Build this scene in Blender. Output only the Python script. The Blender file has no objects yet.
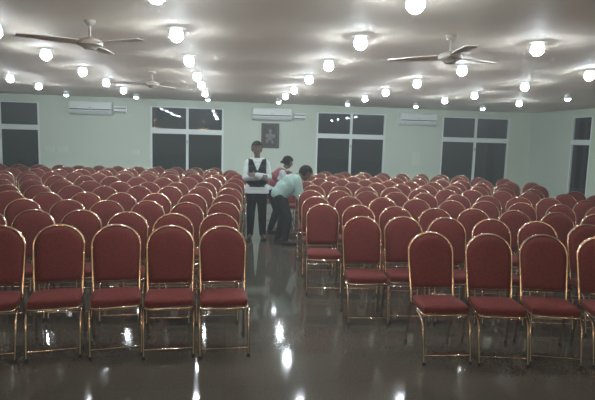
import bpy, bmesh, math, random
from mathutils import Vector, Matrix
from math import radians, sin, cos, pi

random.seed(7)
S = bpy.context.scene
C = S.collection

# ------------------------------------------------------------------ camera
H = 1.80
cam_d = bpy.data.cameras.new('camera'); cam = bpy.data.objects.new('camera', cam_d); C.objects.link(cam)
cam_d.sensor_width = 36.0; cam_d.lens = 36.0 * 515 / 595; cam_d.clip_start = 0.05
r_ = Vector((0.99050, -0.13467, 0.02773)); u_ = Vector((-0.01170, 0.11844, 0.99289)); f_ = Vector((0.13700, 0.98379, -0.11574))
M = Matrix((( r_.x, u_.x, -f_.x), (r_.y, u_.y, -f_.y), (r_.z, u_.z, -f_.z))).to_4x4()
M.translation = Vector((0, 0, H)); cam.matrix_world = M
S.camera = cam

# ------------------------------------------------------------------ world (night outside) and exposure
W = bpy.data.worlds.new('world'); S.world = W; W.use_nodes = True
W.node_tree.nodes['Background'].inputs[0].default_value = (0.42, 0.55, 0.58, 1)
W.node_tree.nodes['Background'].inputs[1].default_value = 0.09
VEIL = 0.0080         # scatter volume added to lift blacks and halo lamps like lens veil
if VEIL:
    _v = W.node_tree.nodes.new('ShaderNodeVolumeScatter'); _v.inputs['Density'].default_value = VEIL; _v.inputs['Anisotropy'].default_value = .3
    W.node_tree.links.new(_v.outputs[0], W.node_tree.nodes['World Output'].inputs['Volume'])
S.view_settings.view_transform = 'Standard'; S.view_settings.look = 'None'
S.view_settings.exposure = 0.26; S.view_settings.gamma = 1.0; S.view_settings.use_curve_mapping = False
S.cycles.use_denoising = True
ADD_FLOOD = 34.0         # radiance of flood lamps added unseen to warm the near ceiling and chairs
S.cycles.max_bounces = 6; S.cycles.diffuse_bounces = 4; S.cycles.glossy_bounces = 4
S.cycles.sample_clamp_indirect = 4.0
LAMP = 480.0          # radiance of the bright bulbs
DIM = 45.0           # radiance of the weaker bulbs
WARM = 150.0          # radiance of unseen warm bulbs added behind the camera as fill

# ------------------------------------------------------------------ materials
def mat(name, col, rough=0.5, metal=0.0, spec=0.5, noise=None, sheen=0.0, emit=None, bump=None):
    m = bpy.data.materials.new(name); m.use_nodes = True
    nt = m.node_tree; b = nt.nodes['Principled BSDF']
    b.inputs['Base Color'].default_value = (*col, 1); b.inputs['Roughness'].default_value = rough
    b.inputs['Metallic'].default_value = metal; b.inputs['Specular IOR Level'].default_value = spec
    if sheen:
        b.inputs['Sheen Weight'].default_value = sheen; b.inputs['Sheen Tint'].default_value = (*[min(1, c*3+.1) for c in col], 1)
    if emit:
        b.inputs['Emission Color'].default_value = (*emit[0], 1); b.inputs['Emission Strength'].default_value = emit[1]
    if noise:
        sc, amt = noise
        tc = nt.nodes.new('ShaderNodeTexCoord'); n = nt.nodes.new('ShaderNodeTexNoise')
        n.inputs['Scale'].default_value = sc; n.inputs['Detail'].default_value = 4
        r = nt.nodes.new('ShaderNodeValToRGB')
        r.color_ramp.elements[0].position = .3; r.color_ramp.elements[1].position = .7
        r.color_ramp.elements[0].color = (*[c*(1-amt) for c in col], 1)
        r.color_ramp.elements[1].color = (*[min(1, c*(1+amt)) for c in col], 1)
        nt.links.new(tc.outputs['Object'], n.inputs['Vector']); nt.links.new(n.outputs['Fac'], r.inputs['Fac'])
        nt.links.new(r.outputs['Color'], b.inputs['Base Color'])
    if bump:
        tc = nt.nodes.new('ShaderNodeTexCoord'); n = nt.nodes.new('ShaderNodeTexNoise')
        n.inputs['Scale'].default_value = bump[0]; bp = nt.nodes.new('ShaderNodeBump')
        bp.inputs['Strength'].default_value = bump[1]; bp.inputs['Distance'].default_value = .01
        nt.links.new(tc.outputs['Object'], n.inputs['Vector']); nt.links.new(n.outputs['Fac'], bp.inputs['Height'])
        nt.links.new(bp.outputs['Normal'], b.inputs['Normal'])
    return m

def floor_material():
    m = bpy.data.materials.new('polished_floor_tiles'); m.use_nodes = True; nt = m.node_tree; b = nt.nodes['Principled BSDF']
    tc = nt.nodes.new('ShaderNodeTexCoord')
    br = nt.nodes.new('ShaderNodeTexBrick'); br.offset = 0
    br.inputs['Scale'].default_value = 1.0; br.inputs['Mortar Size'].default_value = 0.003
    br.inputs['Brick Width'].default_value = 0.6; br.inputs['Row Height'].default_value = 0.6
    br.inputs['Color1'].default_value = (.056, .050, .039, 1); br.inputs['Color2'].default_value = (.064, .056, .044, 1)
    br.inputs['Mortar'].default_value = (.052, .047, .037, 1)
    n = nt.nodes.new('ShaderNodeTexNoise'); n.inputs['Scale'].default_value = 60; n.inputs['Detail'].default_value = 6
    mx = nt.nodes.new('ShaderNodeMix'); mx.data_type = 'RGBA'; mx.blend_type = 'OVERLAY'; mx.inputs['Factor'].default_value = .6
    nt.links.new(tc.outputs['Object'], br.inputs['Vector']); nt.links.new(tc.outputs['Object'], n.inputs['Vector'])
    nt.links.new(br.outputs['Color'], mx.inputs['A']); nt.links.new(n.outputs['Fac'], mx.inputs['B'])
    nt.links.new(mx.outputs['Result'], b.inputs['Base Color'])
    n2 = nt.nodes.new('ShaderNodeTexNoise'); n2.inputs['Scale'].default_value = 1.3; n2.inputs['Detail'].default_value = 5
    mr = nt.nodes.new('ShaderNodeMapRange'); mr.inputs['To Min'].default_value = .04; mr.inputs['To Max'].default_value = .10
    nt.links.new(tc.outputs['Object'], n2.inputs['Vector']); nt.links.new(n2.outputs['Fac'], mr.inputs['Value'])
    nt.links.new(mr.outputs['Result'], b.inputs['Roughness'])
    b.inputs['Specular IOR Level'].default_value = .34
    return m

def glass_material():
    m = bpy.data.materials.new('dark_window_glass'); m.use_nodes = True; nt = m.node_tree
    b = nt.nodes['Principled BSDF']; out = nt.nodes['Material Output']
    b.inputs['Base Color'].default_value = (.03, .038, .037, 1); b.inputs['Roughness'].default_value = .025
    t = nt.nodes.new('ShaderNodeBsdfTransparent'); mx = nt.nodes.new('ShaderNodeMixShader'); mx.inputs[0].default_value = .45
    nt.links.new(b.outputs[0], mx.inputs[1]); nt.links.new(t.outputs[0], mx.inputs[2]); nt.links.new(mx.outputs[0], out.inputs['Surface'])
    return m

FLOOR = floor_material()
CEIL = mat('tan_ceiling_panels', (.82, .72, .605), .7, spec=.15, noise=(1.2, .04))
WALL = mat('pale_green_white_paint', (.56, .635, .545), .75, noise=(.8, .03), bump=(40, .1))
WHITE = mat('white_window_paint', (.72, .78, .76), .4)
SKIRT = mat('dark_skirting_tile', (.10, .09, .08), .3)
GLASS = glass_material()
RED = mat('deep_red_upholstery', (.108, .017, .013), .75, noise=(55, .22), sheen=.04, spec=.2, bump=(250, .15))
GOLD = mat('gold_lacquered_tube', (.56, .43, .31), .14, metal=1.0)
FOOTB = mat('black_rubber', (.02, .02, .02), .6)
PLAST = mat('off_white_plastic', (.72, .77, .74), .35)
GREYP = mat('grey_plastic', (.22, .26, .25), .45)
SLOT = mat('dark_slot', (.03, .035, .035), .6)
BULB = mat('cool_white_bulb', (1, 1, 1), .4, emit=((.82, .94, 1.0), LAMP))
BULBD = mat('weak_cool_bulb', (1, 1, 1), .4, emit=((.82, .94, 1.0), DIM))
BULBW = mat('added_warm_bulb', (1, 1, 1), .4, emit=((1.0, .72, .47), WARM))
RIM = mat('bloom_glow_collar', (.8, .8, .8), .4, emit=((.82, .94, 1.0), 2.4))  # glow added to the collar to imitate bloom around the bulb
FAN = mat('cream_fan_enamel', (.46, .42, .38), .45)
FANB = mat('pale_fan_blade', (.74, .67, .60), .5)
BODY = mat('black_lamp_body', (.03, .03, .03), .5)
ADD_LENS = mat('added_flood_lens', (1, 1, 1), .4, emit=((1.0, .66, .42), ADD_FLOOD))
SKIN = mat('brown_skin', (.085, .050, .036), .55)
HAIR = mat('black_hair', (.012, .011, .011), .85, spec=.1)
SHIRTW = mat('white_shirt_cloth', (.37, .41, .395), .8, noise=(9, .05))
SHIRTG = mat('pale_green_shirt_cloth', (.20, .285, .255), .8, noise=(9, .05))
VESTB = mat('black_vest_cloth', (.010, .011, .013), .9, spec=.1)
VESTR = mat('maroon_vest_cloth', (.14, .022, .03), .75)
TROUSB = mat('black_trouser_cloth', (.009, .009, .010), .9, spec=.1)
TROUSG = mat('dark_grey_trouser_cloth', (.020, .021, .022), .9, spec=.1)
SHOE = mat('black_shoe_leather', (.015, .014, .013), .3)
EYEW = mat('eye_white', (.16, .15, .14), .3)
LIP = mat('lip_skin', (.09, .035, .03), .5)
PICF = mat('dark_brown_picture_frame', (.05, .035, .025), .35)
PICB = mat('dark_print_background', (.022, .022, .018), .5, noise=(14, .5))
PICL = mat('pale_print_ink', (.15, .15, .13), .5, noise=(30, .35))
PAPER = mat('pale_notice_paper', (.62, .68, .57), .7)
PLATE = mat('aged_plate_plastic', (.59, .66, .58), .5)

# ------------------------------------------------------------------ helpers
def obj(name, bm, m, parent=None, smooth=False, angle=None):
    me = bpy.data.meshes.new(name); bmesh.ops.recalc_face_normals(bm, faces=bm.faces[:]); bm.to_mesh(me); bm.free()
    me.materials.append(m)
    if smooth:
        for p in me.polygons: p.use_smooth = True
    if angle:
        try: me.set_sharp_from_angle(angle=radians(angle))
        except Exception: pass
    o = bpy.data.objects.new(name, me); C.objects.link(o)
    if parent: o.parent = parent
    return o

def empty(name, label, cat, loc, rz=0, group=None):
    o = bpy.data.objects.new(name, None); C.objects.link(o); o.empty_display_size = .1
    o.location = loc; o.rotation_euler = (0, 0, rz); o['label'] = label; o['category'] = cat
    if group: o['group'] = group
    return o

def struct(o, label=None):
    o['kind'] = 'structure'
    if label: o['label'] = label
    return o

def box(bm, x0, x1, y0, y1, z0, z1, bev=0):
    r = bmesh.ops.create_cube(bm, size=1)
    vs = r['verts']
    for v in vs:
        v.co = Vector(((x0+x1)/2 + v.co.x*(x1-x0), (y0+y1)/2 + v.co.y*(y1-y0), (z0+z1)/2 + v.co.z*(z1-z0)))
    if bev:
        es = list({e for v in vs for e in v.link_edges})
        bmesh.ops.bevel(bm, geom=es, offset=bev, segments=2, profile=.5, affect='EDGES')
    return bm

def boxes(*bs, bev=0):
    bm = bmesh.new()
    for b in bs: box(bm, *b, bev=bev)
    return bm

def tube(bm, pts, r, seg=8, closed=False):
    pts = [Vector(p) for p in pts]; n = len(pts); rings = []
    t0 = (pts[1]-pts[0]).normalized()
    ref = Vector((0, 0, 1)) if abs(t0.z) < .9 else Vector((1, 0, 0))
    nrm = (ref - t0*ref.dot(t0)).normalized()
    for i in range(n):
        if closed: t = (pts[(i+1) % n]-pts[i-1]).normalized()
        elif i == 0: t = (pts[1]-pts[0]).normalized()
        elif i == n-1: t = (pts[-1]-pts[-2]).normalized()
        else: t = ((pts[i+1]-pts[i]).normalized() + (pts[i]-pts[i-1]).normalized()).normalized()
        nrm = (nrm - t*nrm.dot(t)).normalized(); b = t.cross(nrm)
        rr = r[i] if isinstance(r, (list, tuple)) else r
        rings.append([bm.verts.new(pts[i] + (nrm*cos(2*pi*k/seg) + b*sin(2*pi*k/seg))*rr) for k in range(seg)])
    m = n if closed else n-1
    for i in range(m):
        a, c = rings[i], rings[(i+1) % n]
        for k in range(seg): bm.faces.new((a[k], a[(k+1) % seg], c[(k+1) % seg], c[k]))
    if not closed:
        bm.faces.new(rings[0][::-1]); bm.faces.new(rings[-1])
    return bm

def lathe(bm, prof, seg=20, cx=0, cy=0):
    rings = []
    for r, z in prof:
        if r < 1e-5: rings.append([bm.verts.new((cx, cy, z))])
        else: rings.append([bm.verts.new((cx+r*cos(2*pi*k/seg), cy+r*sin(2*pi*k/seg), z)) for k in range(seg)])
    for a, b in zip(rings, rings[1:]):
        if len(a) == 1 and len(b) == 1: continue
        for k in range(seg):
            k2 = (k+1) % seg
            if len(a) == 1: bm.faces.new((a[0], b[k], b[k2]))
            elif len(b) == 1: bm.faces.new((a[k], b[0], a[k2]))
            else: bm.faces.new((a[k], b[k], b[k2], a[k2]))
    return bm

def copy_tree(o, parent=None):
    c = o.copy(); C.objects.link(c)
    if parent: c.parent = parent
    for ch in list(o.children): copy_tree(ch, c)
    return c

def ordinal(n):
    return ['first', 'second', 'third', 'fourth', 'fifth', 'sixth', 'seventh', 'eighth', 'ninth', 'tenth', 'eleventh', 'twelfth', 'thirteenth', 'fourteenth', 'fifteenth'][n]

# ------------------------------------------------------------------ room shell
X0, X1, Y0, Y1, ZC = -8.6, 9.4, -3.5, 15.1, 2.83
T = .22
struct(obj('floor', boxes((X0-T, X1+T, Y0-T, Y1+T, -.2, 0)), FLOOR))
struct(obj('ceiling', boxes((X0-T, X1+T, Y0-T, Y1+T, ZC, ZC+.2)), CEIL))

def wall_with_holes(name, a0, a1, holes, axis, w0, w1):
    bm = bmesh.new()
    def put(p0, p1, z0, z1):
        if p1-p0 < 1e-4 or z1-z0 < 1e-4: return
        if axis == 'x': box(bm, p0, p1, w0, w1, z0, z1)
        else: box(bm, w0, w1, p0, p1, z0, z1)
    cur = a0
    for h0, h1, z0, z1 in sorted(holes):
        put(cur, h0, 0, ZC); put(h0, h1, 0, z0); put(h0, h1, z1, ZC); cur = h1
    put(cur, a1, 0, ZC)
    return struct(obj(name, bm, WALL))

WB, WT = .45, 2.63
back_wins = [(-7.17, -5.10), (-2.15, -.10), (2.61, 4.71), (6.49, 8.69)]
wall_with_holes('wall_back', X0, X1, [(a, b, WB, WT) for a, b in back_wins], 'x', Y1, Y1+T)
wall_with_holes('wall_right', Y0, Y1+T, [(12.36, 13.16, WB, WT)], 'y', X1, X1+T)
wall_with_holes('wall_left', Y0, Y1+T, [], 'y', X0-T, X0)
wall_with_holes('wall_front', X0, X1, [], 'x', Y0-T, Y0)
struct(obj('baseboard_back', boxes((X0, X1, Y1-.012, Y1, 0, .10), bev=.003), SKIRT))
struct(obj('baseboard_right', boxes((X1-.012, X1, Y0, Y1-.012, 0, .10), bev=.003), SKIRT))
struct(obj('baseboard_left', boxes((X0, X0+.012, Y0, Y1-.012, 0, .10), bev=.003), SKIRT))

TR0, TR1 = 1.875, 2.015     # transom
def window(name, a, b, two=True):
    """window in the back wall, built around x in a..b at y = Y1"""
    root = bpy.data.objects.new(name, None); C.objects.link(root); root.location = ((a+b)/2, Y1, WB); struct(root)
    w = (b-a)/2; h = WT-WB; fr = .05; y0, y1 = .0, .09
    obj('window_frame', boxes((-w, -w+fr, y0, y1, 0, h), (w-fr, w, y0, y1, 0, h), (-w+fr, w-fr, y0, y1, h-fr*.5, h), (-w+fr, w-fr, y0, y1, 0, fr), bev=.004), WHITE, root)
    obj('transom', boxes((-w+fr, w-fr, y0-.015, y1, TR0-WB, TR1-WB), bev=.006), WHITE, root)
    m = .035 if two else 0
    if two:
        obj('mullion', boxes((-m, m, y0+.005, y1-.005, fr, TR0-WB), (-m, m, y0+.005, y1-.005, TR1-WB, h-fr*.5), bev=.004), WHITE, root)
        obj('latch', boxes((-.012, .012, -.02, .01, 1.17, 1.25), bev=.003), GREYP, root)
    xs = [(-w+fr, -m), (m, w-fr)] if two else [(-w+fr, w-fr)]
    for p, q in xs:
        for z0, z1 in ((fr, TR0-WB), (TR1-WB, h-fr*.5)):
            obj('pane', boxes((p, q, .05, .056, z0, z1)), GLASS, root)
    obj('window_sill', boxes((-w-.04, w+.04, -.03, .04, -.035, -.001), bev=.005), WHITE, root)
    return root
for i, (a, b) in enumerate(back_wins): window('window_%d' % (i+1), a, b)
w5 = window('window_5', -.40, .40, two=False); w5.location = (X1, 12.76, WB); w5.rotation_euler.z = -pi/2

# ------------------------------------------------------------------ air conditioners, stabiliser boxes, picture, plates
def air_conditioner():
    root = empty('air_conditioner', 'x', 'air conditioner', (0, Y1, 2.33), group='split air conditioners on the window wall')
    w = .56
    prof = [(0, .36), (-.19, .355), (-.215, .30), (-.215, .12), (-.17, .035), (-.10, 0), (0, 0)]
    bm = bmesh.new()
    A = [bm.verts.new((-w, y, z)) for y, z in prof]; Bv = [bm.verts.new((w, y, z)) for y, z in prof]
    bm.faces.new(A); bm.faces.new(Bv[::-1])
    for k in range(len(prof)): bm.faces.new((A[k], Bv[k], Bv[(k+1) % len(prof)], A[(k+1) % len(prof)]))
    bmesh.ops.bevel(bm, geom=bm.edges[:], offset=.008, segments=2, affect='EDGES')
    obj('housing', bm, PLAST, root)
    obj('front_panel', boxes((-w+.03, w-.03, -.226, -.21, .165, .325), bev=.006), PLAST, root)
    obj('shadow_gap', boxes((-w+.01, w-.01, -.218, -.20, .135, .158), bev=.002), SLOT, root)
    bm = boxes((-w+.05, w-.05, -.195, -.15, .05, .056)); 
    for k in range(3): box(bm, -w+.06, w-.06, -.2+.02*k, -.17+.02*k, .085-.028*k, .092-.028*k)
    obj('louvre', bm, GREYP, root)
    obj('badge', boxes((-.03, .03, -.2275, -.225, .19, .205)), GREYP, root)
    return root
ac = air_conditioner(); acs = [(-3.71, 'white split air conditioner between the two leftmost windows, above the switch plates'),
    (1.27, 'white split air conditioner directly above the framed picture'),
    (5.66, 'white split air conditioner between the two windows on the right, above the paper notice')]
for i, (x, lab) in enumerate(acs):
    o = ac if i == 0 else copy_tree(ac)
    o.location.x = x; o['label'] = lab
def stabiliser(first=None):
    root = empty('voltage_stabiliser', 'x', 'electrical box', (0, Y1, 2.40), group='small electrical boxes beside the air conditioners')
    obj('case', boxes((-.165, .165, -.13, 0, 0, .19), bev=.01), PLAST, root)
    obj('vent_slot', boxes((-.155, .155, -.134, -.128, .125, .145)), SLOT, root)
    obj('vent_slot', boxes((-.155, .155, -.134, -.128, .02, .045)), SLOT, root)
    return root
st = stabiliser(); st.location.x = -2.94; st['label'] = 'small white slotted box beside the left air conditioner'
s2 = copy_tree(st); s2.location.x = 2.08; s2['label'] = 'small white slotted box right of the air conditioner above the picture'
s2.location.z = 2.38

pic = empty('framed_picture', 'dark framed picture with a pale figure, hanging below the middle air conditioner', 'picture', (1.245, Y1, 1.54))
obj('picture_frame', boxes((-.26, .26, -.04, 0, 0, .05), (-.26, .26, -.04, 0, .67, .72), (-.26, -.21, -.04, 0, .05, .67), (.21, .26, -.04, 0, .05, .67), bev=.006), PICF, pic)
obj('print', boxes((-.21, .21, -.018, -.004, .05, .67)), PICB, pic)
def blob(bm, x, z, rx, rz, y=-.019):
    vs = [bm.verts.new((x+rx*cos(2*pi*k/14), y, z+rz*sin(2*pi*k/14))) for k in range(14)]
    f = bm.faces.new(vs); ex = bmesh.ops.extrude_face_region(bm, geom=[f])
    for v in [g for g in ex['geom'] if isinstance(g, bmesh.types.BMVert)]: v.co.y -= .002
bm = bmesh.new()
blob(bm, 0, .49, .045, .06); blob(bm, 0, .33, .085, .11, -.0185); blob(bm, -.11, .36, .035, .06); blob(bm, .11, .36, .035, .06); blob(bm, -.09, .20, .035, .07); blob(bm, .07, .18, .03, .05)
obj('printed_figure', bm, PICL, pic)

def plate(x, z, w, h, label, n=3):
    p = empty('switch_plate', label, 'switch plate', (x, Y1, z), group='switch plates on the window wall')
    obj('cover', boxes((-w/2, w/2, -.012, 0, -h/2, h/2), bev=.003), PLATE, p)
    for k in range(n):
        cx = -w/2 + w*(k+.5)/n
        obj('switch', boxes((cx-.018, cx+.018, -.02, -.010, -.03, .03), bev=.002), PLATE, p)
plate(-4.86, 1.35, .24, .15, 'pale switch plate nearer the leftmost window, below the left air conditioner')
plate(-4.50, 1.36, .27, .18, 'larger pale switch plate just right of the other, below the left air conditioner')
plate(-2.56, 1.33, .22, .16, 'pale switch plate just left of the second window from the left')
nt_ = obj('wall_notice', boxes((-.12, .12, -.004, 0, -.20, .20)), PAPER); nt_.location = (5.70, Y1-.001, 1.35)
nt_['label'] = 'plain pale paper notice on the wall below the right air conditioner'; nt_['category'] = 'notice'

# ------------------------------------------------------------------ ceiling lights
def light_fixture(m):
    root = empty('ceiling_light', 'x', 'ceiling light', (0, 0, ZC))
    obj('mounting_plate', lathe(bmesh.new(), [(0, -.0005), (.092, -.0005), (.092, -.006), (0, -.006)], 20), PLAST, root)
    bm = bmesh.new(); lathe(bm, [(0, -.001), (.040, -.001), (.052, -.014), (.064, -.040), (.069, -.068), (.066, -.092), (.062, -.092), (.060, -.040), (.045, -.014), (0, -.012)], 24)  # collar added to keep pools of light off the ceiling
    obj('added_collar', bm, PLAST if m is BULBD else RIM, root, smooth=True)
    bm = bmesh.new(); lathe(bm, [(0, -.012), (.030, -.013), (.034, -.04), (.050, -.062), (.054, -.085), (.049, -.106), (.031, -.124), (0, -.133)], 12)
    obj('bulb', bm, m, root, smooth=True)
    return root
cols = [(-5.66, 'fourth'), (-3.92, 'third'), (-2.24, 'second'), (-.49, 'first'), (1.29, 'first'), (3.05, 'second'), (4.80, 'third'), (6.57, 'fourth')]
lrows = [3.58, 5.14, 6.75, 8.36, 10.07, 11.73, 13.35]
protos = {}
def add_light(x, y, kind, lab, group=None):
    if kind not in protos:
        protos[kind] = light_fixture({'b': BULB, 'd': BULBD, 'w': BULBW}[kind]); o = protos[kind]
    else: o = copy_tree(protos[kind])
    o.location = (x, y, ZC); o['label'] = lab
    if group: o['group'] = group
# every column's lamp distances, nearest first; None where no lamp can be seen
lamp_y = [[None]*5 + [11.9, 13.6], [None]*4 + [10.18, 11.62, 13.5], [None, 5.50, 6.93, 8.58, 10.17, 11.8, 13.4], [3.76, 5.19, 6.85, 8.57, 9.99, 11.75, 13.3],
          [3.58, 5.08, 6.70, 8.31, 10.2, 11.7, 13.25], [None, 4.90, 6.57, 8.20, 9.88, 11.42, 13.1], [None, None, 6.46, 7.98, 9.72, 11.12, 12.9], [None, None, None, None, 9.4, 11.1, 12.8]]
for ci, (x, nm) in enumerate(cols):
    side = 'left' if x < .6 else 'right'
    for ri, y in enumerate(lamp_y[ci]):
        if y is None: continue
        rown = ['nearest row', 'second nearest row', 'third nearest row', 'fourth nearest row', 'third row from the windows', 'second row from the windows', 'row closest to the windows'][ri]
        kind = 'd' if (y > 12.5 or x < -5.5 or (x > 6 and y < 10)) else 'b'
        lab = '%s ceiling light, %s, %s column %s of aisle' % ('dim' if kind == 'd' else 'bright', rown, nm, side)
        add_light(x, y, kind, lab, 'round lights across the ceiling')
for x, d in ((-4.2, 'far left'), (-1.4, 'centre left'), (1.4, 'centre right'), (4.2, 'far right')):  # unseen fill lights, added for warm light on the near chairs
    for y, e in ((1.2, 'nearer'), (-1.2, 'farther')):
        add_light(x, y, 'w', 'added warm fill light behind the viewer, %s column, %s row' % (d, e), 'unseen warm lights added behind the viewer')

for k, (x, nm) in enumerate([(-4.5, 'far left'), (-1.5, 'centre left'), (1.5, 'centre right'), (4.5, 'far right')]):  # flood lamps added out of view to brighten the near ceiling
    root = empty('added_flood_lamp', 'added warm flood light on the unseen wall behind the viewer, %s of four' % nm, 'fill light', (x, Y0, 2.15), group='flood lights added behind the viewer')
    obj('bracket', boxes((-.05, .05, 0, .22, -.03, .03), bev=.005), BODY, root)
    lb = obj('lamp_body', boxes((-.32, .32, 0, .12, -.17, .17), bev=.01), BODY, root); lb.location.y = .16; lb.rotation_euler.x = radians(28)
    obj('lens', boxes((-.30, .30, .121, .128, -.15, .15)), ADD_LENS, lb)

# ------------------------------------------------------------------ ceiling fans
def ceiling_fan():
    root = empty('ceiling_fan', 'x', 'fan', (0, 0, ZC), group='ceiling fans')
    bm = bmesh.new(); lathe(bm, [(0, 0), (.055, -.001), (.05, -.03), (.02, -.05), (0, -.05)], 16); obj('canopy', bm, FAN, root, smooth=True)
    bm = bmesh.new(); tube(bm, [(0, 0, -.02), (0, 0, -.17)], .011, 10); obj('rod', bm, FAN, root, smooth=True)
    bm = bmesh.new(); lathe(bm, [(0, -.15), (.03, -.155), (.095, -.175), (.115, -.20), (.11, -.225), (.07, -.24), (.05, -.262), (0, -.268)], 24); obj('motor', bm, FAN, root, smooth=True, angle=40)
    for k in range(3):
        a = 2*pi*k/3
        bm = bmesh.new(); n = 6; top = []
        for i in range(n+1):
            t = i/n; x = .10 + t*.50; hw = .045 + .025*sin(pi*min(1, t*1.1)*.9); tw = .012*(1-t)
            top.append((x, hw, tw))
        up = [[bm.verts.new((x, s*hw, -.205 + s*tw*1.2 + .003)) for s in (-1, 1)] for x, hw, tw in top]
        dn = [[bm.verts.new((x, s*hw, -.205 + s*tw*1.2 - .003)) for s in (-1, 1)] for x, hw, tw in top]
        for i in range(n):
            bm.faces.new((up[i][0], up[i+1][0], up[i+1][1], up[i][1])); bm.faces.new((dn[i][1], dn[i+1][1], dn[i+1][0], dn[i][0]))
            for s in (0, 1): bm.faces.new((up[i][s], dn[i][s], dn[i+1][s], up[i+1][s]))
        bm.faces.new((up[0][0], up[0][1], dn[0][1], dn[0][0])); bm.faces.new((up[n][0], dn[n][0], dn[n][1], up[n][1]))
        b = obj('blade', bm, FANB, root); b.rotation_euler.z = a
    return root
fan = ceiling_fan()
for i, (x, y, rz, lab) in enumerate([(-1.25, 5.05, 3.61, 'cream ceiling fan nearest the camera, left of the aisle'),
        (2.10, 4.80, .4, 'cream ceiling fan over the right block, between the two brightest right lights'),
        (-1.20, 8.68, 1.1, 'cream ceiling fan farther back over the left block')]):
    o = fan if i == 0 else copy_tree(fan)
    o.location = (x, y, ZC); o.rotation_euler.z = rz; o['label'] = lab

# ------------------------------------------------------------------ banquet chair (faces -Y, origin on the floor)
def outline(hw, zb, zs, zt, n=18, ex=2.25):
    """half-width hw arch from bottom zb, shoulder zs, crown zt; returns (x, z) list left-bottom over the top to right-bottom"""
    pts = []
    for k in range(5): t = k/5; pts.append((-(hw*(.93+.07*t)), zb+(zs-zb)*t))
    for k in range(n+1):
        a = pi - pi*k/n; cx, sz = cos(a), sin(a)
        pts.append((hw*math.copysign(abs(cx)**(2/ex), cx), zs+(zt-zs)*abs(sz)**(2/ex)))
    for k in range(4, -1, -1): t = k/5; pts.append(((hw*(.93+.07*t)), zb+(zs-zb)*t))
    return pts
def lean(z): return .13 + .14*(z-.45)/.55     # y of the back plane at height z
def make_chair():
    root = empty('banquet_chair', 'x', 'chair', (0, 0, 0))
    # seat cushion: rounded slab, slightly domed, narrower at the back
    bm = bmesh.new(); nx, ny = 10, 10; grid = {}
    z0, z1 = .412, .476
    def sp(u, v):
        # superellipse-mapped plan
        x = (2*u-1); y = (2*v-1)
        x2 = x*math.sqrt(max(0, 1-.16*y*y)); y2 = y*math.sqrt(max(0, 1-.12*x*x))
        w = .204 - .012*(y2+1)/2
        return x2*w, -.045 + y2*.172
    for i in range(nx+1):
        for j in range(ny+1):
            x, y = sp(i/nx, j/ny); e = min(i, nx-i, j, ny-j)
            d = [0, .012, .018, .021, .022, .023][e]
            grid[i, j] = bm.verts.new((x, y, z1-.012+d))
    low = {}
    for i in range(nx+1):
        for j in range(ny+1):
            if min(i, nx-i, j, ny-j) == 0:
                g = grid[i, j].co; low[i, j] = (bm.verts.new((g.x*1.025, g.y*1.02-.001, z1-.032)), bm.verts.new((g.x*.99, (g.y+.045)*.99-.045, z0)))
    for i in range(nx):
        for j in range(ny): bm.faces.new((grid[i, j], grid[i+1, j], grid[i+1, j+1], grid[i, j+1]))
    ring = [(i, 0) for i in range(nx)]+[(nx, j) for j in range(ny)]+[(i, ny) for i in range(nx, 0, -1)]+[(0, j) for j in range(ny, 0, -1)]
    for k in range(len(ring)):
        a, b = ring[k], ring[(k+1) % len(ring)]
        bm.faces.new((grid[a], low[a][0], low[b][0], grid[b])); bm.faces.new((low[a][0], low[a][1], low[b][1], low[b][0]))
    bm.faces.new([low[a][1] for a in ring])
    obj('seat', bm, RED, root, smooth=True, angle=60)
    # backrest pad
    out = outline(.192, .53, .825, .987, 16, 2.0)
    bm = bmesh.new(); cx, cz = 0, .75
    def ringv(s, off): return [bm.verts.new((x*s, lean(cz+(z-cz)*s)+off, cz+(z-cz)*s)) for x, z in out]
    R = [ringv(.985, .016), ringv(1, 0.004), ringv(1, -.008), ringv(.96, -.022), ringv(.80, -.031), ringv(.45, -.036)]
    for a, b in zip(R, R[1:]):
        for k in range(len(a)): bm.faces.new((a[k], a[(k+1) % len(a)], b[(k+1) % len(a)], b[k]))
    c = bm.verts.new((0, lean(cz)-.037, cz))
    for k in range(len(R[-1])): bm.faces.new((R[-1][k], R[-1][(k+1) % len(out)], c))
    bm.faces.new(R[0][::-1])
    obj('backrest', bm, RED, root, smooth=True, angle=55)
    # back frame: arched tube down to the seat rail, with lower crossbar
    fr = outline(.2035, .40, .825, 1.0, 14, 2.0)
    bm = tube(bmesh.new(), [(x, lean(z)+.002, z) for x, z in fr], .0115, 8)
    tube(bm, [(-.19, lean(.515), .515), (.19, lean(.515), .515)], .006, 6)
    obj('back_frame', bm, GOLD, root, smooth=True, angle=50)
    # seat rail
    bm = tube(bmesh.new(), [(-.190, .12, .402), (-.197, -.18, .398), (-.185, -.205, .396), (-.155, -.215, .395), (.155, -.215, .395), (.185, -.205, .396), (.197, -.18, .398), (.190, .12, .402)], .0105, 8, closed=True)
    obj('seat_frame', bm, GOLD, root, smooth=True, angle=50)
    for s in (-1, 1):
        bm = tube(bmesh.new(), [(s*.197, -.06, .385), (s*.200, -.15, .375), (s*.202, -.20, .35), (s*.202, -.225, .31), (s*.200, -.245, .20), (s*.197, -.285, .012)], .0105, 8)
        l = obj('leg', bm, GOLD, root, smooth=True, angle=50)
        obj('foot_cap', lathe(bmesh.new(), [(0, 0), (.0145, 0), (.0145, .028), (.009, .03), (0, .03)], 10, s*.197, -.286), FOOTB, l)
        bm = tube(bmesh.new(), [(s*.190, .125, .41), (s*.192, .14, .30), (s*.197, .20, .012)], .0105, 8)
        l = obj('leg', bm, GOLD, root, smooth=True, angle=50)
        obj('foot_cap', lathe(bmesh.new(), [(0, 0), (.0145, 0), (.0145, .028), (.009, .03), (0, .03)], 10, s*.197, .201), FOOTB, l)
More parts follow.
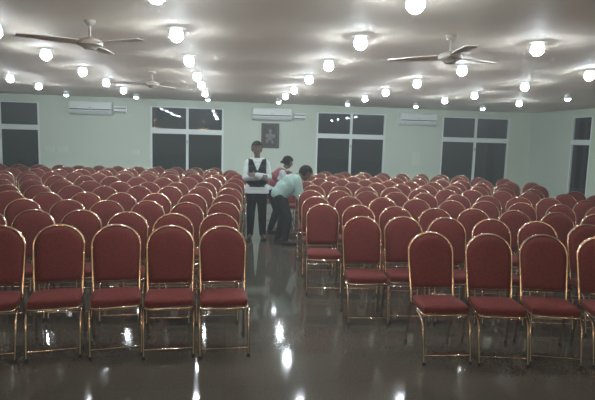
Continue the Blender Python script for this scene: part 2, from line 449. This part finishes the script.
    bm = tube(bmesh.new(), [(-.199, -.272, .075), (.199, -.272, .075)], .0065, 8)
    obj('stretcher', bm, GOLD, root, smooth=True, angle=50)
    bm = tube(bmesh.new(), [(-.193, .150, .26), (.193, .150, .26)], .0065, 8)
    obj('stretcher', bm, GOLD, root, smooth=True, angle=50)
    return root

left_rows = [
 [(-.03, 4.66), (-.49, 4.68), (-.97, 4.72), (-1.45, 4.71), (-1.92, 4.64)],
 [(-.07, 5.47), (-.54, 5.43), (-1.02, 5.53), (-1.51, 5.64), (-1.98, 5.63), (-2.45, 5.62)],
 [(-.03, 6.45), (-.48, 6.38), (-.96, 6.50), (-1.44, 6.49), (-1.90, 6.52), (-2.42, 6.55), (-2.90, 6.55)],
 [(0.0, 7.30), (-.47, 7.32), (-.97, 7.35), (-1.45, 7.40), (-1.93, 7.43), (-2.40, 7.33), (-2.92, 7.44), (-3.40, 7.40)],
 [(.05, 8.31), (-.42, 8.43), (-.90, 8.44), (-1.38, 8.44), (-1.87, 8.30), (-2.36, 8.32), (-2.85, 8.31), (-3.32, 8.34), (-3.80, 8.3)],
 [(.08, 9.28), (-.38, 9.30), (-.86, 9.22), (-1.33, 9.14), (-1.81, 9.15), (-2.31, 9.22), (-2.80, 9.32), (-3.27, 9.26), (-3.76, 9.25)],
 [(.16, 10.23), (-.29, 10.42), (-.75, 10.38), (-1.21, 10.22), (-1.70, 10.25), (-2.2, 10.3), (-2.68, 10.33), (-3.2, 10.3), (-3.72, 10.45), (-4.2, 10.4)],
 [(.27, 11.33), (-.20, 11.27), (-.68, 11.3), (-1.18, 11.2), (-1.66, 11.25), (-2.15, 11.3), (-2.65, 11.2), (-3.12, 11.25), (-3.6, 11.3), (-4.08, 11.3), (-4.55, 11.3)],
 [(.16, 12.15), (-.32, 12.2), (-.80, 12.1), (-1.30, 12.15), (-1.78, 12.2), (-2.28, 12.1), (-2.75, 12.15), (-3.25, 12.2), (-3.72, 12.15), (-4.22, 12.2), (-4.7, 12.15), (-5.18, 12.2)],
 [(.10, 12.98), (-.38, 13.05), (-.88, 13.0), (-1.36, 12.95), (-1.86, 13.05), (-2.34, 12.95), (-2.84, 13.0), (-3.32, 13.0), (-3.8, 13.05), (-4.3, 12.95), (-4.78, 13.0), (-5.26, 13.0), (-5.74, 13.0)],
 [(-.30, 13.85), (-.80, 13.8), (-1.3, 13.85), (-1.78, 13.8), (-2.28, 13.85), (-2.78, 13.8), (-3.25, 13.85), (-3.74, 13.8), (-4.22, 13.85), (-4.7, 13.8), (-5.16, 13.75), (-5.64, 13.8), (-6.12, 13.8)],
]
right_rows = [
 [(1.83, 4.39), (2.35, 4.31), (2.86, 4.27), (3.36, 4.17)],
 [(1.44, 5.31), (1.91, 5.33), (2.38, 5.28), (2.85, 5.19), (3.30, 5.05), (3.75, 4.87), (4.21, 4.75)],
 [(1.21, 6.35), (1.66, 6.30), (2.11, 6.19), (2.57, 6.04), (3.07, 6.04), (3.55, 5.92), (4.01, 5.76), (4.46, 5.64), (4.92, 5.5)],
 [(1.27, 7.19), (1.77, 7.29), (2.25, 7.19), (2.71, 7.06), (3.18, 6.92), (3.66, 6.88), (4.14, 6.74), (4.62, 6.57), (5.08, 6.38), (5.54, 6.25)],
 [(1.35, 8.13), (1.81, 8.12), (2.27, 8.09), (2.73, 8.0), (3.18, 7.93), (3.64, 7.72), (4.10, 7.62), (4.56, 7.50), (5.02, 7.42), (5.48, 7.18), (5.95, 7.05)],
 [(1.55, 9.07), (2.01, 8.93), (2.47, 8.88), (2.94, 8.87), (3.40, 8.70), (3.85, 8.60), (4.32, 8.60), (4.79, 8.42), (5.26, 8.35), (5.72, 8.05), (6.20, 7.9)],
 [(1.55, 9.95), (2.01, 9.93), (2.47, 9.83), (2.93, 9.78), (3.38, 9.66), (3.84, 9.48), (4.30, 9.38), (4.76, 9.25), (5.22, 9.10), (5.68, 8.90), (6.31, 8.60)],
 [(1.48, 10.85), (1.96, 10.78), (2.44, 10.76), (2.9, 10.55), (3.37, 10.40), (3.83, 10.38), (4.30, 10.28), (4.76, 10.16), (5.22, 10.02), (5.68, 9.93), (6.33, 9.75)],
 [(1.40, 11.65), (1.9, 11.6), (2.4, 11.55), (2.88, 11.52), (3.35, 11.4), (3.82, 11.3), (4.3, 11.2), (4.78, 11.0), (5.26, 10.98), (5.75, 10.9), (6.24, 10.65), (6.72, 10.6)],
 [(1.10, 12.35), (1.75, 12.45), (2.24, 12.3), (2.72, 12.4), (3.22, 12.25), (3.70, 12.1), (4.18, 12.07), (4.66, 12.03), (5.15, 12.08), (5.64, 11.95), (6.13, 11.9), (6.7, 11.7)],
 [(1.55, 13.25), (2.05, 13.2), (2.55, 13.2), (3.05, 13.1), (3.55, 13.05), (4.05, 13.0), (4.55, 12.95), (5.05, 12.9), (5.55, 12.8), (6.05, 12.7)],
]
rot1L = [3, 4, 10, 10, 10]; rot1R = [-2, -9, -16, -16]
proto = make_chair(); used = False; nchair = 0
def place_chair(x, y, rot, label, group):
    global used, nchair
    if used: o = copy_tree(proto)
    else: o = proto; used = True
    t = radians(rot)
    o.location = (x + sin(t)*.27, y - cos(t)*.27, 0); o.rotation_euler = (0, 0, t)
    o['label'] = label; o['group'] = group; nchair += 1
def jr(): return random.uniform(-2, 2)
for side, rows in (('left', left_rows), ('right', right_rows)):
    for ri, row in enumerate(rows):
        for k, (x, y) in enumerate(row):
            if ri == 0: rot = (rot1L if side == 'left' else rot1R)[k]
            elif side == 'left': rot = min(8, max(0, -x*2.5)) + jr()
            else: rot = -min(11, 3 + x*2.2) + jr()
            rown = 'front row' if ri == 0 else ('last row' if ri == len(rows)-1 else '%s row' % ordinal(ri))
            if k == 0: seat = 'at the aisle end'
            else: seat = '%s seat from the aisle' % ordinal(k)
            place_chair(x, y, rot, 'red gold-framed chair, %s of %s block, %s' % (rown, side, seat),
                        'banquet chairs of the %s block' % side)

# ------------------------------------------------------------------ people
def ball(bm, c, r, sx=1, sy=1, sz=1, rot=None):
    g = bmesh.ops.create_icosphere(bm, subdivisions=3, radius=r)['verts']
    for v in g:
        p = Vector((v.co.x*sx, v.co.y*sy, v.co.z*sz))
        if rot: p = rot @ p
        v.co = p + Vector(c)
    return g
def capsule(bm, a, b, ra, rb):
    a = Vector(a); b = Vector(b); tmp = bmesh.new()
    bmesh.ops.create_icosphere(tmp, subdivisions=2, radius=1); pts = [v.co.copy() for v in tmp.verts]; tmp.free()
    vs = [bm.verts.new(a+p*ra) for p in pts] + [bm.verts.new(b+p*rb) for p in pts]
    res = bmesh.ops.convex_hull(bm, input=vs)
    inner = [g for g in res['geom_interior'] if isinstance(g, bmesh.types.BMVert)]
    unused = [v for v in vs if v.is_valid and not v.link_faces]
    bmesh.ops.delete(bm, geom=list(set(inner+unused)), context='VERTS')

def remeshed(name, shapes, m, parent, voxel=.008, smooth=6, infl=0, keep=None, thick=0):
    bm = bmesh.new()
    for s in shapes:
        if s[0] == 'c': capsule(bm, s[1], s[2], s[3]+infl, s[4]+infl)
        else: ball(bm, s[1], s[2]+infl, *s[3])
    me = bpy.data.meshes.new(name); bm.to_mesh(me); bm.free()
    o = bpy.data.objects.new(name, me); C.objects.link(o)
    md = o.modifiers.new('r', 'REMESH'); md.mode = 'VOXEL'; md.voxel_size = voxel
    sm = o.modifiers.new('s', 'SMOOTH'); sm.iterations = smooth; sm.factor = .5
    dg = bpy.context.evaluated_depsgraph_get(); dg.update()
    nm = bpy.data.meshes.new_from_object(o.evaluated_get(dg)); o.modifiers.clear()
    if keep:
        bm = bmesh.new(); bm.from_mesh(nm)
        bmesh.ops.delete(bm, geom=[v for v in bm.verts if not keep(v.co)], context='VERTS'); bm.to_mesh(nm); bm.free()
    o.data = nm; nm.materials.clear(); nm.materials.append(m)
    for p in nm.polygons: p.use_smooth = True
    if thick:
        so = o.modifiers.new('t', 'SOLIDIFY'); so.thickness = thick; so.offset = 1
    o.parent = parent
    return o

def basis(fwd, up):
    f = Vector(fwd).normalized(); u = Vector(up); u = (u - f*u.dot(f)).normalized(); r = f.cross(u)
    return Matrix((r, f, u)).transposed()      # columns: right, forward, up
def head_shapes(c, B):
    k_ = B.col[0].length       # head scale carried by the basis
    P = lambda x, y, z: Vector(c) + B @ Vector((x, y, z))
    return [('b', P(0, -.008, .025), .092, (.90, 1.04, 1.0, B)), ('b', P(0, .02, -.03), .068, (.92, 1.0, 1.15, B)),
            ('c', P(0, .055, -.082), P(0, .03, -.07), .024*k_, .035*k_),
            ('c', P(0, .088, .015), P(0, .104, -.022), .008, .013),
            ('c', P(.078, 0, .008), P(.074, 0, -.02), .016, .010), ('c', P(-.078, 0, .008), P(-.074, 0, -.02), .016, .010),
            ('c', P(-.02, .078, -.052), P(.02, .078, -.052), .012, .012)]
def face_bits(c, B, root):
    P = lambda x, y, z: Vector(c) + B @ Vector((x, y, z))
    for s in (-1, 1):
        bm = bmesh.new(); ball(bm, P(s*.032, .078, .012), .011, 1.2, .7, .7, B); e = obj('eye', bm, EYEW, root, smooth=True)
        bm = bmesh.new(); ball(bm, P(s*.032, .086, .012), .005); obj('pupil', bm, HAIR, e, smooth=True)
        bm = bmesh.new(); capsule(bm, P(s*.018, .088, .032), P(s*.046, .076, .033), .004, .003); obj('eyebrow', bm, HAIR, root, smooth=True)
    bm = bmesh.new(); capsule(bm, P(-.018, .088, -.052), P(.018, .088, -.052), .005, .005); obj('mouth', bm, LIP, root, smooth=True)
def hand_shapes(w, d, n, side, curl=.5, s=1.0):
    """w wrist, d pointing along the hand, n back-of-hand normal, side = +1/-1 thumb side"""
    w = Vector(w); d = Vector(d).normalized(); n = Vector(n); n = (n - d*n.dot(d)).normalized(); t = d.cross(n)*side
    out = [('c', w, w+d*.045*s, .022*s, .020*s), ('c', w+d*.03*s+t*.018*s, w+d*.080*s+t*.026*s, .014*s, .012*s), ('c', w+d*.03*s-t*.016*s, w+d*.076*s-t*.026*s, .014*s, .011*s),
           ('c', w+d*.045*s, w+d*.085*s, .016*s, .013*s)]
    for k, (off, L) in enumerate(((.030, .066), (.010, .076), (-.010, .070), (-.029, .056))):
        a = w+d*.082*s+t*off*s; dirn = d; p = a
        for j, fr in enumerate((.45, .32, .23)):
            ang = curl*(.35+.55*j); dd = (d*cos(ang) - n*sin(ang)).normalized()
            q = p + dd*L*fr*s; out.append(('c', p, q, (.0092-.001*j)*s, (.0086-.001*j)*s)); p = q
    a = w+d*.022*s+t*.022*s; b = a+(d*.6+t*.75-n*.25).normalized()*.038*s; c2 = b+(d*.95+t*.25-n*.35).normalized()*.03*s
    out += [('c', a, b, .013*s, .010*s), ('c', b, c2, .0098*s, .0085*s)]
    return out

def arm(sh, el, wr, k=1.0): return [('c', sh, el, .050*k, .040*k), ('c', el, wr, .040*k, .026*k)]
def leg_(hip, knee, ank): return [('c', hip, knee, .088, .058), ('c', knee, Vector(knee).lerp(Vector(ank), .3), .056, .056), ('c', Vector(knee).lerp(Vector(ank), .3), ank, .056, .036)]
def shoe(ank, toe, root, name='shoe'):
    a = Vector(ank); t = Vector(toe); d = (t-a); d.z = 0; d.normalize()
    remeshed(name, [('c', (a.x, a.y, .045), (t.x, t.y, .036), .042, .036), ('c', (a.x-d.x*.035, a.y-d.y*.035, .038), (a.x, a.y, .09), .036, .042)], SHOE, root, .008, 3, keep=None)

def person(name, label, loc, J, shirt, vest, trous, vest_keep, shirt_hem, extra_hair=()):
    """J: joints in coordinates local to loc"""
    root = empty('person', label, 'person', loc)
    B = basis(*J['face']) * J.get('hs', 1.0)
    torso = J['torso']; arms = []; hands = []
    for s in ('L', 'R'):
        sh, el, wr = J['arm'+s]; arms += arm(sh, el, wr); hands += hand_shapes(wr, *J['hand'+s])
    legs = []
    for s in ('L', 'R'): legs += leg_(*J['leg'+s])
    neck = [('c', J['neck'][0], J['neck'][1], .056, .050)]
    feet = [('c', (Vector(J['leg'+s][2])), Vector(J['toe'+s]), .036, .028) for s in ('L', 'R')]
    remeshed('body', torso+arms+hands+legs+neck+feet+head_shapes(J['head'], B), SKIN, root, .007, 3)
    face_bits(J['head'], B, root)
    # hair: cap over the skull, open at the face
    c = Vector(J['head']); Bt = B.inverted()
    def hk(p):
        q = Bt @ (p - c)
        return q.z > .045 - .0*q.y or (q.y < .012 and q.z > -.05) if q.y < .062 else q.z > .058
    hs = [('b', c + B @ Vector((0, -.008, .025)), .092, (.86, 1.04, 1.0, B)), ('b', c + B @ Vector((0, -.02, .0)), .083, (.90, .95, 1.0, B))]
    remeshed('hair', hs+[('c', c+B @ Vector(a), c+B @ Vector(b), r1, r2) for a, b, r1, r2 in extra_hair], HAIR, root, .008, 3, infl=.012, keep=hk, thick=.004)
    # shirt
    sl = []
    for s in ('L', 'R'):
        sh, el, wr = [Vector(q) for q in J['arm'+s]]
        end = el.lerp(wr, J['sleeve'][1]) if J['sleeve'][0] == 'long' else sh.lerp(el, J['sleeve'][1])
        sl += [('c', sh, el, .055, .046), ('c', el, end, .046, .036)] if J['sleeve'][0] == 'long' else [('c', sh, end, .058, .056)]
    remeshed('shirt', torso+sl+[('c', J['neck'][0], Vector(J['neck'][0]).lerp(Vector(J['neck'][1]), .35), .058, .056)]+J.get('shirt_extra', []), shirt, root, .009, 22, infl=.014, keep=shirt_hem, thick=.004)
    if vest: remeshed('vest', torso+J.get('vest_extra', []), vest, root, .009, 6, infl=.030, keep=vest_keep, thick=.005)
    remeshed('trousers', J['pelvis']+legs, trous, root, .009, 6, infl=.018, keep=lambda p: p.z > .075 and J['waist'](p), thick=.004)
    for s in ('L', 'R'): shoe(J['leg'+s][2], J['toe'+s], root)
    return root

# standing waiter, arms folded, faces the camera
J = dict(
  face=((.05, -1, -.06), (0, 0, 1)), head=(-.01, -.03, 1.625),
  neck=((0, 0, 1.42), (-.005, -.015, 1.54)),
  torso=[('c', (-.065, 0, .93), (.065, 0, .93), .105, .105), ('c', (-.06, 0, 1.06), (.06, 0, 1.06), .098, .098), ('c', (-.085, -.005, 1.24), (.085, -.005, 1.24), .108, .108),
         ('c', (-.14, .005, 1.37), (.14, .005, 1.37), .060, .060), ('c', (-.06, 0, 1.40), (.06, 0, 1.40), .07, .07), ('c', (0, 0, .93), (0, 0, 1.3), .10, .10)],
  pelvis=[('c', (-.065, 0, .93), (.065, 0, .93), .105, .105)],
  armL=((-.155, 0, 1.37), (-.205, -.03, 1.12), (.03, -.195, 1.135)), armR=((.155, 0, 1.37), (.205, -.03, 1.12), (-.02, -.235, 1.175)),
  handL=((.95, -.1, .15), (0, -1, .2), -1, .5), handR=((-.95, .1, .05), (0, -1, .2), 1, .5),
  legL=((-.085, 0, .90), (-.10, -.015, .49), (-.105, .02, .09)), legR=((.085, 0, .90), (.105, -.015, .49), (.12, .02, .09)),
  toeL=(-.135, -.15, .035), toeR=(.15, -.15, .035), sleeve=('long', .95), waist=lambda p: p.z < .96, hs=1.1,
  shirt_extra=[('c', (-.09, 0, .86), (.09, 0, .86), .118, .118), ('c', (-.085, 0, .93), (.085, 0, .93), .112, .112)])
person('person', 'person in a white shirt and black waistcoat standing in the aisle with folded arms', (.535, 9.15, 0), J, SHIRTW, VESTB, TROUSB,
  lambda p: .955 < p.z < 1.45 and abs(p.x) < (.16 if p.z > 1.2 else .25) and not (p.y < -.01 and abs(p.x) < (p.z-1.25)*.42), lambda p: p.z > .84 and p.z < 1.47)

# bending man in pale green shirt, leaning over the chairs to the right
J = dict(
  face=((.80, -.12, -.58), (.55, 0, .8)), head=(.455, -.03, 1.235),
  neck=((.30, 0, 1.13), (.40, -.02, 1.19)),
  torso=[('c', (.02, -.07, .87), (.02, .07, .87), .115, .115), ('c', (.10, -.06, .98), (.10, .06, .98), .135, .135), ('c', (.20, -.07, 1.06), (.20, .07, 1.06), .132, .132),
         ('c', (.29, -.15, 1.12), (.29, .15, 1.12), .066, .066), ('c', (.02, .06, .88), (.24, .06, 1.085), .128, .128), ('c', (.02, -.06, .88), (.24, -.06, 1.085), .128, .128), ('c', (.02, 0, .88), (.24, 0, 1.085), .134, .134)],
  pelvis=[('c', (.02, -.07, .87), (.02, .07, .87), .115, .115)],
  armL=((.30, .16, 1.09), (.40, .17, .83), (.57, .10, .66)), armR=((.31, -.17, 1.09), (.35, -.18, .82), (.50, -.10, .66)),
  handL=((.6, -.1, -.75), (.6, 0, .5), 1, .4), handR=((.6, .15, -.8), (.6, 0, .5), -1, .4),
  legL=((.03, .085, .84), (.11, .10, .46), (.02, .12, .09)), legR=((.03, -.085, .84), (.17, -.10, .46), (.12, -.11, .09)),
  toeL=(.20, .13, .035), toeR=(.30, -.12, .035), hs=1.1, sleeve=('short', .85), waist=lambda p: p.z < .90+p.x*.6)
person('person', 'person in a pale green shirt bending over the chairs right of the aisle', (.88, 8.72, 0), J, SHIRTG, None, TROUSG,
  None, lambda p: p.z > .80 - p.x*.35 and (p - Vector((.42, -.025, 1.215))).length > .075)

# person behind in maroon waistcoat, leaning to the right, back half turned
J = dict(
  face=((.85, .25, -.25), (.25, 0, 1)), head=(.295, .02, 1.365),
  neck=((.19, 0, 1.19), (.265, .01, 1.29)),
  torso=[('c', (-.0, -.07, .83), (-.0, .07, .83), .108, .108), ('c', (.06, -.06, .96), (.06, .06, .96), .103, .103), ('c', (.12, -.08, 1.08), (.12, .08, 1.08), .108, .108),
         ('c', (.17, -.15, 1.17), (.17, .15, 1.17), .062, .062), ('c', (0, 0, .83), (.15, 0, 1.12), .10, .10)],
  pelvis=[('c', (-.0, -.07, .83), (-.0, .07, .83), .108, .108)],
  armL=((.18, .16, 1.15), (.26, .18, .90), (.42, .13, .75)), armR=((.19, -.16, 1.14), (.30, -.20, .92), (.46, -.16, .76)),
  handL=((.7, -.1, -.5), (.5, 0, .8), 1, .4), handR=((.7, .1, -.5), (.5, 0, .8), -1, .4),
  legL=((0, .085, .80), (.12, .10, .45), (.0, .12, .09)), legR=((0, -.085, .80), (.10, -.10, .45), (-.03, -.11, .09)),
  toeL=(.17, .13, .035), toeR=(.14, -.12, .035), sleeve=('long', .9), waist=lambda p: p.z < .88+p.x*.5)
person('person', 'person in a maroon waistcoat leaning forward behind the one in the green shirt', (.87, 9.85, 0), J, SHIRTW, VESTR, TROUSB,
  lambda p: p.z > .90-p.x*.5 and abs(p.y) < .205 and (p - Vector((.23, .0, 1.25))).length > .075, lambda p: p.z > .80-p.x*.3 and (p - Vector((.27, .0, 1.30))).length > .07,
  extra_hair=[((0, -.10, -.035), (0, -.115, -.06), .035, .028)])
